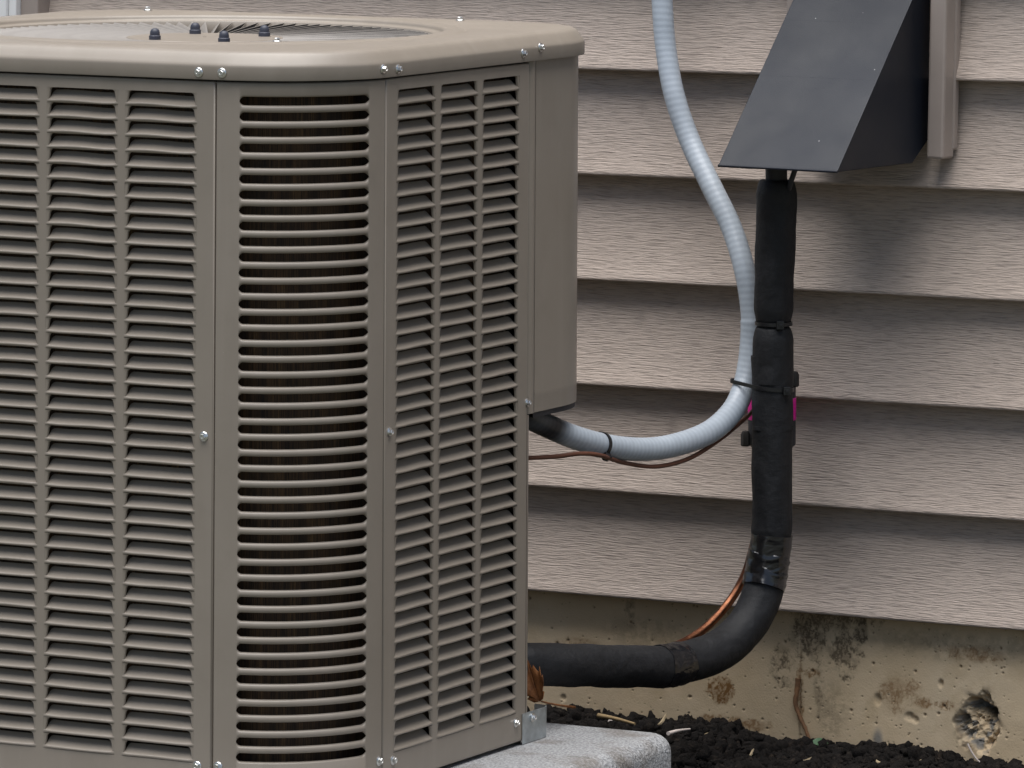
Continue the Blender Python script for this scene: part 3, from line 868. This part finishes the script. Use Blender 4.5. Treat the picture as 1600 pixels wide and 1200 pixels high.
# s grows or falls with n: bracket by sign
nn = np.linspace(0.02, 0.6, 400); HD = float(nn[np.argmin([abs(f_(n)) for n in nn])])
SR, ZHB = s_back, wall_ray(1308, 268, HD)[1]
nn0 = np.linspace(-0.1, HD, 400); n0 = float(nn0[np.argmin([abs(wall_ray(1425, 0, n)[0] - SR) for n in nn0])]); z0_ = wall_ray(1425, 0, n0)[1]
SL = wall_ray(1122, 262, HD)[0]
slope = (z0_ - ZHB) / (HD - n0); ZHT = ZHB + slope * HD
hood = tag(empty('line_hood', tuple(wall_pt((SL + SR) / 2, 0, ZHB)), WROT), 'black plastic wedge shaped hood covering the pipe entry on the siding', 'pipe hood')
w2 = (SR - SL) / 2
ht = ZHT - ZHB
def shell(name, polys, th=0.003):
    m = MB()
    for p in polys: m.f.append(tuple(m.add(q) for q in p))
    o = m.build(name, M['hood'], hood)
    md = o.modifiers.new('thick', 'SOLIDIFY'); md.thickness = th; md.offset = -1
    bv = o.modifiers.new('bevel', 'BEVEL'); bv.width = 0.0015; bv.segments = 2; bv.limit_method = 'ANGLE'
    return o
F = lambda x, n, z: (x, -n, z)
dn = lambda z: HD * (1 - z / ht)
m = MB()
A = [m.add(F(-w2, HD, 0)), m.add(F(w2, HD, 0)), m.add(F(w2, 0.0, ht)), m.add(F(-w2, 0.0, ht))]
R = [m.add(F(w2, 0.055, -0.003)), m.add(F(w2, 0.003, 0.030))]
L_ = [m.add(F(-w2, 0.055, -0.003)), m.add(F(-w2, 0.003, 0.030))]
m.f += [tuple(A), (A[1], R[0], R[1], A[2]), (A[0], A[3], L_[1], L_[0])]
o = m.build('hood_shell', M['hood'], hood)
md = o.modifiers.new('thick', 'SOLIDIFY'); md.thickness = 0.003; md.offset = -1
bv = o.modifiers.new('bevel', 'BEVEL'); bv.width = 0.0016; bv.segments = 2; bv.limit_method = 'ANGLE'
m = MB()   # rolled lower lip
rows = tube_rows([Vector(F(-w2, HD - 0.0005, -0.0005)), Vector(F(w2, HD - 0.0005, -0.0005))], lambda d: 0.0020, 10)
idx = m.grid(rows, closed_u=True); m.f += [tuple(idx[0][::-1]), tuple(idx[1])]
m.build('lower_lip', M['hood'], hood, 60)
for yy in (33, 122):
    zz = ZHB - 0; 
    a_, b_ = ray(1300, yy)
    # height of the score line on the sloping face
    best = min(np.linspace(0, HD, 300), key=lambda n: abs((wall_ray(1300, yy, n)[1] - ZHB) - ht * (1 - n / HD)))
    z1_ = ht * (1 - best / HD)
    m = MB(); nrm = Vector((0, -ht, HD)).normalized()
    p = Vector(F(-w2 + 0.002, best, z1_)); q = Vector(F(w2 - 0.002, best, z1_))
    m.grid(tube_rows([p + nrm * -0.00145, q + nrm * -0.00145], lambda d: 0.0016, 8), closed_u=True); m.build('crease', M['hood'], hood, 60)

# ------------------------------------------------------------------ insulated pipe
PR = 0.0305
pipe = tag(empty('insulated_pipe', tuple(at(1207, 1040, 9.2))), 'thick black foam insulated refrigerant pipe bending from the wall to the unit', 'pipe')
def rel(o, pts): return [Vector(p) - o.location for p in pts]
def sleeve(name, pts, rad, mat, parent=pipe, seed=0, lump=0.0012, seg=36, ends=True, step=0.003, wr=0.0):
    root = parent
    def rr(t):
        r = rad
        if ends:
            e = min(t, 1 - t) * 0.5
        return r
    P, L = resample(catmull(rel(root, pts), 12), step)
    def radf(d):
        e = min(d, L - d)
        return rad * ((0.80 + 0.20 * math.sqrt(max(0.0, min(1, e / 0.020)))) if ends else 1.0)
    def disp(d, a):
        x = np.array([d * 26 + seed * 13.1]); 
        y1 = np.array([math.cos(a) * 1.3 + 5 + seed]); y2 = np.array([math.sin(a) * 1.3 + 9])
        return float((vnoise(x, y1 + y2 * 1.7, seed) - 0.5) * 2 * lump + (vnoise(x * 4, y1 * 4 + y2 * 5, seed + 3) - 0.5) * lump * 0.6) + wr * (1 - abs(math.sin(d * 150 + 1.3 * math.sin(a * 2 + seed)))) ** 3
    rows = tube_rows(P, radf, seg, disp)
    m = MB(); idx = m.grid(rows, closed_u=True); m.f += [tuple(idx[0][::-1]), tuple(idx[-1])]
    return m.build(name, mat, root, 70)
dP = 9.23
tube('inner_pipe', rel(pipe, [at(1213, 215, dP), at(1213, 270, dP), at(1214, 330, dP), at(1212, 470, dP), at(1208, 520, dP), at(1208, 600, dP)]), 0.0165, M['blackrub'], pipe)
sleeve('sleeve', [at(1214, 281, dP), at(1213, 340, dP), at(1210, 420, dP), at(1209, 504, dP)], PR, M['foam'], seed=1)
sleeve('sleeve', [at(1208, 510, dP), at(1207, 600, dP), at(1207, 700, dP), at(1206, 800, dP), at(1203, 850, dP)], PR * 1.02, M['foam'], seed=2)
bend = [at(1203, 846, dP), at(1199, 890, dP), at(1190, 932, 9.22), at(1168, 976, 9.20), at(1135, 1008, 9.17), at(1098, 1027, 9.13), at(1060, 1037, 9.09), at(1040, 1040, 9.06)]
sleeve('sleeve', bend, PR * 1.0, M['foam'], seed=3)
sleeve('sleeve', [at(1044, 1042, 9.065), at(1000, 1041, 9.02), at(940, 1040, 8.96), at(880, 1039, 8.90), at(800, 1038, 8.84)], PR * 1.03, M['foam'], seed=4)
sleeve('tape_wrap', [at(1206, 834, dP), at(1202, 868, dP)], PR * 1.035, M['tape'], seed=5, ends=False, lump=0.0010, wr=0.0006)
sleeve('tape_wrap', [at(1202, 862, dP), at(1197, 898, dP)], PR * 1.06, M['tape'], seed=6, ends=False, lump=0.0026, wr=0.0026)
sleeve('tape_wrap', [at(1198, 892, dP), at(1192, 918, 9.222)], PR * 1.045, M['tape'], seed=7, ends=False, lump=0.0024, wr=0.0020)
sleeve('tape_wrap', [at(1062, 1037, 9.092), at(1046, 1041, 9.068), at(1030, 1042, 9.05)], PR * 1.06, M['tape'], seed=8, ends=False, lump=0.0014, wr=0.0012)
sleeve('tape_wrap', [at(1207, 556, dP), at(1207, 598, dP)], PR * 1.035, M['foam'], seed=9, ends=False, lump=0.0016)
sleeve('seam_fold', [at(1207, 664, dP), at(1207, 670, dP)], PR * 1.035, M['foam'], seed=10, ends=False, lump=0.0016)
# thin cable beside the pipe under the hood
tag(tube('signal_wire', [at(1252, 235, 9.2), at(1242, 266, 9.2), at(1234, 290, 9.205), at(1230, 310, 9.23)], 0.0042, M['blackrub'], seg=10), 'short thin black wire running from the pipe up under the hood', 'wire')

# ------------------------------------------------------------------ grey conduit
CR = 0.0165
cpts = [at(1032, -160, 9.47), at(1033, -60, 9.46), at(1035, 10, 9.45), at(1041, 80, 9.44), at(1054, 150, 9.42), at(1078, 220, 9.40), at(1112, 292, 9.36), at(1143, 356, 9.33), at(1164, 424, 9.30), at(1174, 490, 9.29), at(1173, 545, 9.285), at(1164, 598, 9.27),
        at(1146, 640, 9.24), at(1110, 674, 9.19), at(1060, 694, 9.13), at(1010, 702, 9.07), at(955, 698, 9.00), at(900, 684, 8.93), at(850, 663, 8.87), at(815, 645, 8.83)]
P, L = resample(catmull(cpts, 14), 0.0026)
rib = 0.0098
rows = tube_rows(P, lambda d: CR * (1.0 + 0.06 * (d / L > 0.5)), 26, lambda d, a: 0.00016 * math.sin(2 * math.pi * d / rib + a))
mb = MB(); idx = mb.grid(rows, closed_u=True)
me = mb.mesh('conduit', M['conduit'], 180)
ba, sa = [], []
for i, p in enumerate(P):
    d = i / (len(P) - 1) * L
    sl_ = float(sstep(L - 0.118, L - 0.070, np.array(d)))
    for k in range(26):
        a = 2 * math.pi * k / 26
        ba.append(0.5 + 0.5 * math.sin(2 * math.pi * d / rib + a)); sa.append(sl_ * (0.93 + 0.07 * math.sin(i * 0.23 + a)))
for nm, arr in (('band', ba), ('sleeve', sa)):
    at_ = me.attributes.new(nm, 'FLOAT', 'POINT'); at_.data.foreach_set('value', np.array(arr, dtype=np.float32))
tag(link('conduit', me), 'pale grey ribbed flexible conduit hanging in a loop down the siding', 'conduit')

# brown control wire
wire = tube('control_wire', [at(812, 716, 8.80), at(840, 715, 8.83), at(872, 713, 8.87), at(905, 709, 8.90), at(936, 711, 8.935), at(975, 723, 9.02), at(1025, 729, 9.08), at(1075, 717, 9.14), at(1120, 690, 9.20), at(1155, 662, 9.265), at(1178, 640, 9.285), at(1196, 612, 9.285)], 0.0034, M['wire'], seg=10)
tag(wire, 'thin brown wire sagging below the grey conduit', 'wire')

# copper tube
tag(tube('copper_tube', [at(1190, 815, 9.28), at(1178, 850, 9.285), at(1167, 890, 9.285), at(1148, 928, 9.275), at(1120, 964, 9.25), at(1088, 992, 9.22), at(1050, 1012, 9.18), at(1015, 1025, 9.12)], 0.0066, M['copper'], seg=18), 'bare copper tube curving behind the bend of the black pipe', 'copper tube')

# filter drier behind the pipe
dD = 9.335
drier = tag(empty('filter_drier', tuple(at(1206, 695, dD))), 'black canister with a magenta band half hidden behind the black pipe', 'filter drier')
def lathe(name, prof, mat, parent, seg=28, smooth=40):
    m = MB(); idx = m.grid([[(r * math.cos(2 * math.pi * k / seg), r * math.sin(2 * math.pi * k / seg), z) for k in range(seg)] for r, z in prof], closed_u=True)
    m.f += [tuple(idx[0][::-1]), tuple(idx[-1])]
    return m.build(name, mat, parent, smooth)
zz = lambda py: at(1203, py, dD).z - drier.location.z
lathe('body', [(0.012, zz(702)), (0.030, zz(700)), (0.0365, zz(694)), (0.0365, zz(590)), (0.030, zz(580)), (0.012, zz(572))], M['blackrub'], drier)
lathe('label_band', [(0.0369, zz(655)), (0.0372, zz(654)), (0.0372, zz(621)), (0.0369, zz(620))], M['magenta'], drier)
lathe('pipe_stub', [(0.008, zz(760)), (0.008, zz(702)), ], M['blackrub'], drier, 14)
for px, py in ((1165, 685), (1241, 592)):
    p = at(px, py, dD - 0.02) - drier.location
    m = MB(); rows = []
    for r, z in ((0.006, -0.012), (0.0075, -0.010), (0.0075, 0.006), (0.005, 0.011), (0.001, 0.012)):
        rows.append([(p.x + r * math.cos(2 * math.pi * k / 6), p.y + r * math.sin(2 * math.pi * k / 6), p.z + z) for k in range(6)])
    idx = m.grid(rows, closed_u=True); m.f += [tuple(idx[0][::-1])]; m.build('clamp_nut', M['darkmetal'], drier, 30)

# cable ties
def tie_loop(name, centers, z, h, label, tiltx=0.0, head=None):
    """band around the hull of circles (x, y, r)"""
    pts = []
    for cx, cy, r in centers:
        for k in range(72): pts.append((cx + r * math.cos(2 * math.pi * k / 72), cy + r * math.sin(2 * math.pi * k / 72)))
    pts = sorted(set(pts))
    def half(ps):
        o = []
        for p in ps:
            while len(o) >= 2 and (o[-1][0] - o[-2][0]) * (p[1] - o[-2][1]) - (o[-1][1] - o[-2][1]) * (p[0] - o[-2][0]) <= 0: o.pop()
            o.append(p)
        return o[:-1]
    hull = half(pts) + half(pts[::-1])
    c = Vector((sum(p[0] for p in hull) / len(hull), sum(p[1] for p in hull) / len(hull), z))
    e = empty(name, tuple(c)); tag(e, label, 'cable tie')
    m = MB(); rows = []
    n = len(hull)
    def ring(off, dz):
        r = []
        for i in range(n):
            a, b = Vector(hull[i - 1]), Vector(hull[(i + 1) % n]); t = (b - a).normalized(); nn_ = Vector((t.y, -t.x))
            p = Vector(hull[i]) + nn_ * off
            r.append((p.x - c.x, p.y - c.y, dz + tiltx * (p.x - c.x)))
        return r
    for off, dz in ((0.0002, -h / 2), (0.0016, -h / 2 + 0.0004), (0.0016, h / 2 - 0.0004), (0.0002, h / 2)): rows.append(ring(off, dz))
    m.grid(rows, closed_u=True, closed_v=True); m.build('strap', M['tie'], e, 40)
    if head:
        hx, hy = head[0] - c.x, head[1] - c.y
        m = MB(); m.box(-0.0055, 0.0055, -0.005, 0.004, -0.0062, 0.0062); m.box(-0.003, 0.003, -0.0065, -0.0051, -0.0025, 0.0025)
        m.build('head', M['tie'], e, None, (hx, hy, tiltx * hx), (0, 0, math.radians(12)), bevel=0.0012)
    return e
pz_ = at(1207, 604, dP); cz_ = at(1161, 601, 9.268)
tie_loop('cable_tie', [(pz_.x, pz_.y, PR * 1.03), (cz_.x, cz_.y, CR * 1.1)], at(1190, 604, dP).z, 0.0062, 'long black cable tie binding the grey conduit to the black pipe', -0.09, (pz_.x + 0.020, pz_.y - 0.0275))
p2_ = at(1209, 505, dP)
tie_loop('cable_tie', [(p2_.x, p2_.y, 0.0272)], p2_.z, 0.006, 'black cable tie pinching the upper part of the vertical black pipe', 0.0, (p2_.x + 0.008, p2_.y - 0.0285))
# tie on the conduit, turned along it
k_ = min(range(len(P)), key=lambda i: abs(ray(938, 697)[0] - P[i].x / P[i].y) + (0 if P[i].z < 1.0 and i > len(P) // 2 else 9))
tv = (P[k_ + 1] - P[k_ - 1]).normalized()
e = tie_loop('cable_tie', [(P[k_].x, P[k_].y, CR * 1.075)], P[k_].z, 0.0068, 'small black cable tie round the conduit near the unit', 0.0, (P[k_].x - 0.002, P[k_].y - CR * 1.08 - 0.002))
e.rotation_mode = 'QUATERNION'; e.rotation_quaternion = Vector((0, 0, 1)).rotation_difference(-tv)
hd = Vector((0.05, -0.85, -0.55)); hd = (hd - tv * hd.dot(tv)).normalized()
hl = e.rotation_quaternion.inverted() @ (hd * (CR * 1.08 + 0.003))
for c_ in e.children:
    if c_.name.startswith('head'): c_.location = hl; c_.rotation_euler = (0, 0, math.atan2(hl.y, hl.x) + math.pi / 2)

# ------------------------------------------------------------------ soil bed
prof_pts = [(800, 1106), (880, 1118), (905, 1113), (925, 1120), (960, 1124), (1030, 1130), (1075, 1124), (1105, 1134), (1130, 1126), (1150, 1136), (1180, 1150), (1205, 1164), (1250, 1162), (1300, 1166), (1345, 1174), (1380, 1172), (1440, 1174), (1480, 1180), (1510, 1190), (1560, 1198), (1620, 1202)]
ps = np.array([feat(*p) for p in prof_pts])
sx = np.linspace(-1.2, 1.1, 560); nx = np.concatenate([np.linspace(FN - 0.03, 0.55, 190), np.linspace(0.57, 1.3, 20)])
SX, NX = np.meshgrid(sx, nx)
hb = np.interp(SX, ps[:, 0], ps[:, 1])
away = sstep(0.0, 0.30, NX - FN)
Hs = hb * (1 - away) + (-0.012) * away
Hs += (fbm(SX * 14, NX * 14, 4, 101) - 0.5) * 0.022 * sstep(-0.02, 0.10, NX - FN) + (fbm(SX * 60, NX * 60, 4, 103, 0.6) - 0.5) * 0.016
Hs -= 0.06 * sstep(0.9, 1.3, NX)
# keep the soil below the pad's top beside the pad
WX = WP.x + WS.x * SX + WN.x * NX; WY = WP.y + WS.y * SX + WN.y * NX
lx = (WX - UC.x) * XU.x + (WY - UC.y) * XU.y; ly = (WX - UC.x) * YU.x + (WY - UC.y) * YU.y
inpad = (lx < _pc.x + 0.03) & (lx > -0.56) & (ly < _pc.y + 0.03) & (ly > -0.57)
Hs = np.where(inpad, np.minimum(Hs, 0.02), Hs)
n1, n2 = SX.shape
ii = (np.arange(n1 - 1)[:, None] * n2 + np.arange(n2 - 1)[None, :]).ravel()
me = bpy.data.meshes.new('soil'); me.from_pydata(np.c_[WX.ravel(), WY.ravel(), Hs.ravel()].tolist(), [], np.c_[ii, ii + n2, ii + n2 + 1, ii + 1].tolist()); me.update(); me.shade_smooth()
me.materials.append(M['soil'])
tag(link('soil', me), 'dark crumbly soil bed along the foundation', None, None, 'structure')
def soil_h(s, n):
    i = int(np.clip(np.searchsorted(nx, n), 0, n1 - 1)); j = int(np.clip(np.searchsorted(sx, s), 0, n2 - 1)); return float(Hs[i, j])
# crumbs of soil
import bmesh
bm = bmesh.new(); bmesh.ops.create_icosphere(bm, subdivisions=2, radius=1.0)
iv = np.array([v.co[:] for v in bm.verts]); ifc = np.array([[v.index for v in f.verts] for f in bm.faces]); bm.free()
V, Fc, off = [], [], 0
s_lo, s_hi = feat(850, 1110)[0], feat(1640, 1190)[0]
for k in range(9000):
    s_ = RNG.uniform(s_lo, s_hi); n_ = FN + RNG.uniform(0, 1) ** 1.3 * 0.42
    q = WP + WS * s_ + WN * n_
    l_ = to_local((q.x, q.y, 0))
    if l_.x < _pc.x + 0.02 and l_.y < _pc.y + 0.02: continue
    r_ = RNG.choice([0.0022, 0.0035, 0.0055, 0.0085, 0.012], p=[.42, .34, .16, .06, .02])
    sc3 = RNG.uniform(0.6, 1.25, 3) * r_
    jit = 1 + RNG.uniform(-0.42, 0.42, len(iv))[:, None]
    p = iv * jit * sc3
    a = RNG.uniform(0, 6.28); c_, s2 = math.cos(a), math.sin(a)
    p = np.c_[p[:, 0] * c_ - p[:, 1] * s2, p[:, 0] * s2 + p[:, 1] * c_, p[:, 2]]
    p += np.array([q.x, q.y, soil_h(s_, n_) + r_ * 0.35])
    V.append(p); Fc.append(ifc + off); off += len(iv)
me = bpy.data.meshes.new('soil_crumbs'); me.from_pydata(np.vstack(V).tolist(), [], np.vstack(Fc).tolist()); me.update(); me.shade_smooth(); me.materials.append(M['soil'])
tag(link('soil_crumbs', me), 'loose dark crumbs of soil on the bed', 'soil', None, 'stuff')

# ------------------------------------------------------------------ small litter
def ground_hit(px, py):
    a_, b_ = ray(px, py); best = None
    for d in np.linspace(8.6, 9.6, 1000):
        x, y, z = a_ * d, d, CAMH - b_ * d
        q = Vector((x, y)) - WP; s_, n_ = q.dot(WS), q.dot(WN)
        if n_ <= FN + 0.002 or z <= soil_h(s_, n_) + 0.001: return Vector((x, y, z))
    return Vector((x, y, z))
def chip(px, py, ln, wd, ang, up, mat, name, label, cat, group=None, th=0.0022):
    p = ground_hit(px, py)
    m = MB(); k = random.uniform(-0.2, 0.2)
    rows = []
    for t, w in ((-0.5, 0.35), (-0.3, 0.8), (0.0, 1.0), (0.3, 0.75), (0.5, 0.2)):
        o_ = math.sin(t * 5 + k) * wd * 0.25
        rows.append([(t * ln, o_ - w * wd / 2, t * t * ln * 0.3), (t * ln, o_ - w * wd / 3, th + t * t * ln * 0.3), (t * ln, o_ + w * wd / 3, th * 0.8 + t * t * ln * 0.3), (t * ln, o_ + w * wd / 2, t * t * ln * 0.3)])
    m.grid(rows, closed_u=True)
    o = m.build(name, M[mat], None, 40, tuple(p + Vector((0, -0.004, 0.003))), (up * 0.3, -up, ang))
    tag(o, label, cat, group); return o
for px, py, ln, wd, ang, up, lab in ((1098, 1182, .024, .006, .5, .7, 'long tan wood splinter standing in the soil right of the pad'), (1174, 1180, .018, .005, .9, .5, 'slim pale wood splinter in soil below the taped pipe bend'),
        (1104, 1150, .008, .005, .2, .2, 'tiny pale wood chip on the soil just behind the pad corner'), (1197, 1196, .010, .004, 1, .3, 'small pale wood chip at the bottom edge left of the vine stem'),
        (1438, 1194, .009, .006, .3, .9, 'bright upright wood chip in soil left of the broken cavity'), (1262, 1190, .014, .004, .1, .3, 'thin wood chip on the soil in front of the green leaf'),
        (1372, 1194, .010, .005, 2.2, .3, 'flat wood chip on soil below the grey patch in the concrete')):
    chip(px, py, ln, wd, ang, up, 'chip', 'wood_chip', lab, 'wood chip', 'pale wood chips scattered on the soil')
for px, py, lab in ((898, 1118, 'small white pebble on soil below the leaf stem'), (955, 1131, 'cream pebble wedged behind the pad beside the straw'), (996, 1133, 'pale pebble behind the pad at the end of the straw')):
    p = ground_hit(px, py); m = MB(); m.v = [tuple(v) for v in (iv * (1 + RNG.uniform(-.2, .2, len(iv)))[:, None] * np.array([.0055, .004, .0038]))]; m.f = [tuple(int(q) for q in f) for f in ifc]
    tag(m.build('pebble', M['root'], None, 60, tuple(p + Vector((0, -0.006, 0.005)))), lab, 'pebble')
o = chip(1036, 1140, 0.022, 0.007, 0.4, 0.75, 'chip', 'bark_chip', 'upright cream bark chip behind the back edge of the pad', 'bark chip')
o.location.z += 0.012
sp_ = [at(935, 1118, 9.30), at(962, 1123, 9.27), at(992, 1131, 9.24)]
tag(tube('straw', sp_, lambda t: 0.0038 * (1 - 0.5 * t), M['straw'], seg=8), 'flat tan straw stalk lying behind the pad', 'straw')
tag(tube('plant_stalk', [at(1044, 1146, 8.87), at(1058, 1142, 8.90), at(1078, 1139, 8.95)], lambda t: 0.003 * (1 - 0.6 * t), M['root'], seg=8), 'pale grey dry stem on the corner of the pad', 'stem')
# root stem running down the foundation
def on_found(px, py, n=0.002):
    s_, z_ = wall_ray(px, py, FN + n); return wall_pt(s_, FN + n, z_)
tag(tube('vine_stem', [on_found(1247, 1060), on_found(1245, 1082, .003), on_found(1243, 1100, .004), on_found(1252, 1125, .004), on_found(1259, 1140, .006), on_found(1269, 1172, .008)], lambda t: 0.0042 - 0.0018 * t, M['twig'], seg=10, disp=lambda d, a: 0.0006 * math.sin(d * 400 + a * 2)), 'thin brown vine stem climbing the concrete foundation', 'stem')
tag(tube('white_root', [on_found(1512, 1162, .004), on_found(1519, 1176, .006), on_found(1530, 1190, .008), on_found(1545, 1196, .012), on_found(1580, 1199, .014)], 0.0014, M['root'], seg=8), 'thin pale root hanging from the broken cavity in the concrete', 'root')
# green leaf at the foot of the wall
p = ground_hit(1281, 1168)
m = MB(); rows = []
for t in np.linspace(0, 1, 9):
    w_ = 0.008 * math.sin(math.pi * min(1, t * 0.94 + 0.05)) ** 0.8
    rows.append([(0.026 * (t - 0.5), -w_, 0.003 * math.sin(t * 3)), (0.026 * (t - 0.5), 0, -0.001 + 0.004 * math.sin(t * 3)), (0.026 * (t - 0.5), w_, 0.003 * math.sin(t * 3))])
m.grid(rows)
o = m.build('green_leaf', M['green'], None, 60, tuple(p + Vector((0, -0.006, 0.008))), (0.7, 0.1, 0.2)); tag(o, 'small green leaf at the foot of the vine stem', 'leaf')

# dry maple leaf caught behind the foot strap
lf = tag(empty('dry_leaf', tuple(at(843, 1096, 8.80))), 'curled brown dry leaf caught behind the metal foot strap', 'leaf')
lob = [(0, 0), (0.30, 0.02), (0.55, 0.18), (0.42, 0.24), (0.75, 0.42), (0.95, 0.62), (0.70, 0.60), (0.62, 0.66), (0.70, 0.92), (0.50, 0.80), (0.40, 0.86), (0.28, 1.05), (0.15, 0.95), (0.0, 1.30)]
outl = [(-x, y) for x, y in lob[::-1]] + lob[1:]
m = MB(); rings = []
for s_ in (0.02, 0.25, 0.5, 0.75, 1.0):
    r = []
    for i, (x, y) in enumerate(outl):
        X, Y = x * s_, y * s_ + 0.0
        curl = 0.35 * X * X + 0.10 * math.sin(9 * math.atan2(X, Y + 0.2)) * s_ * 0.3
        r.append((X * 0.030, -curl * 0.05, Y * 0.050))
    rings.append(r)
m.grid(rings)
lo = m.build('blade', M['leaf'], lf, 60, (0, 0, 0), (math.radians(-8), math.radians(-24), math.radians(-30)))
md = lo.modifiers.new('thick', 'SOLIDIFY'); md.thickness = 0.0006
tube('stalk', rel(lf, [at(846, 1096, 8.80), at(858, 1099, 8.82), at(880, 1103, 8.86), at(898, 1105, 8.90)]), lambda t: 0.0012 + 0.0008 * t, M['leaf'], lf, seg=8)
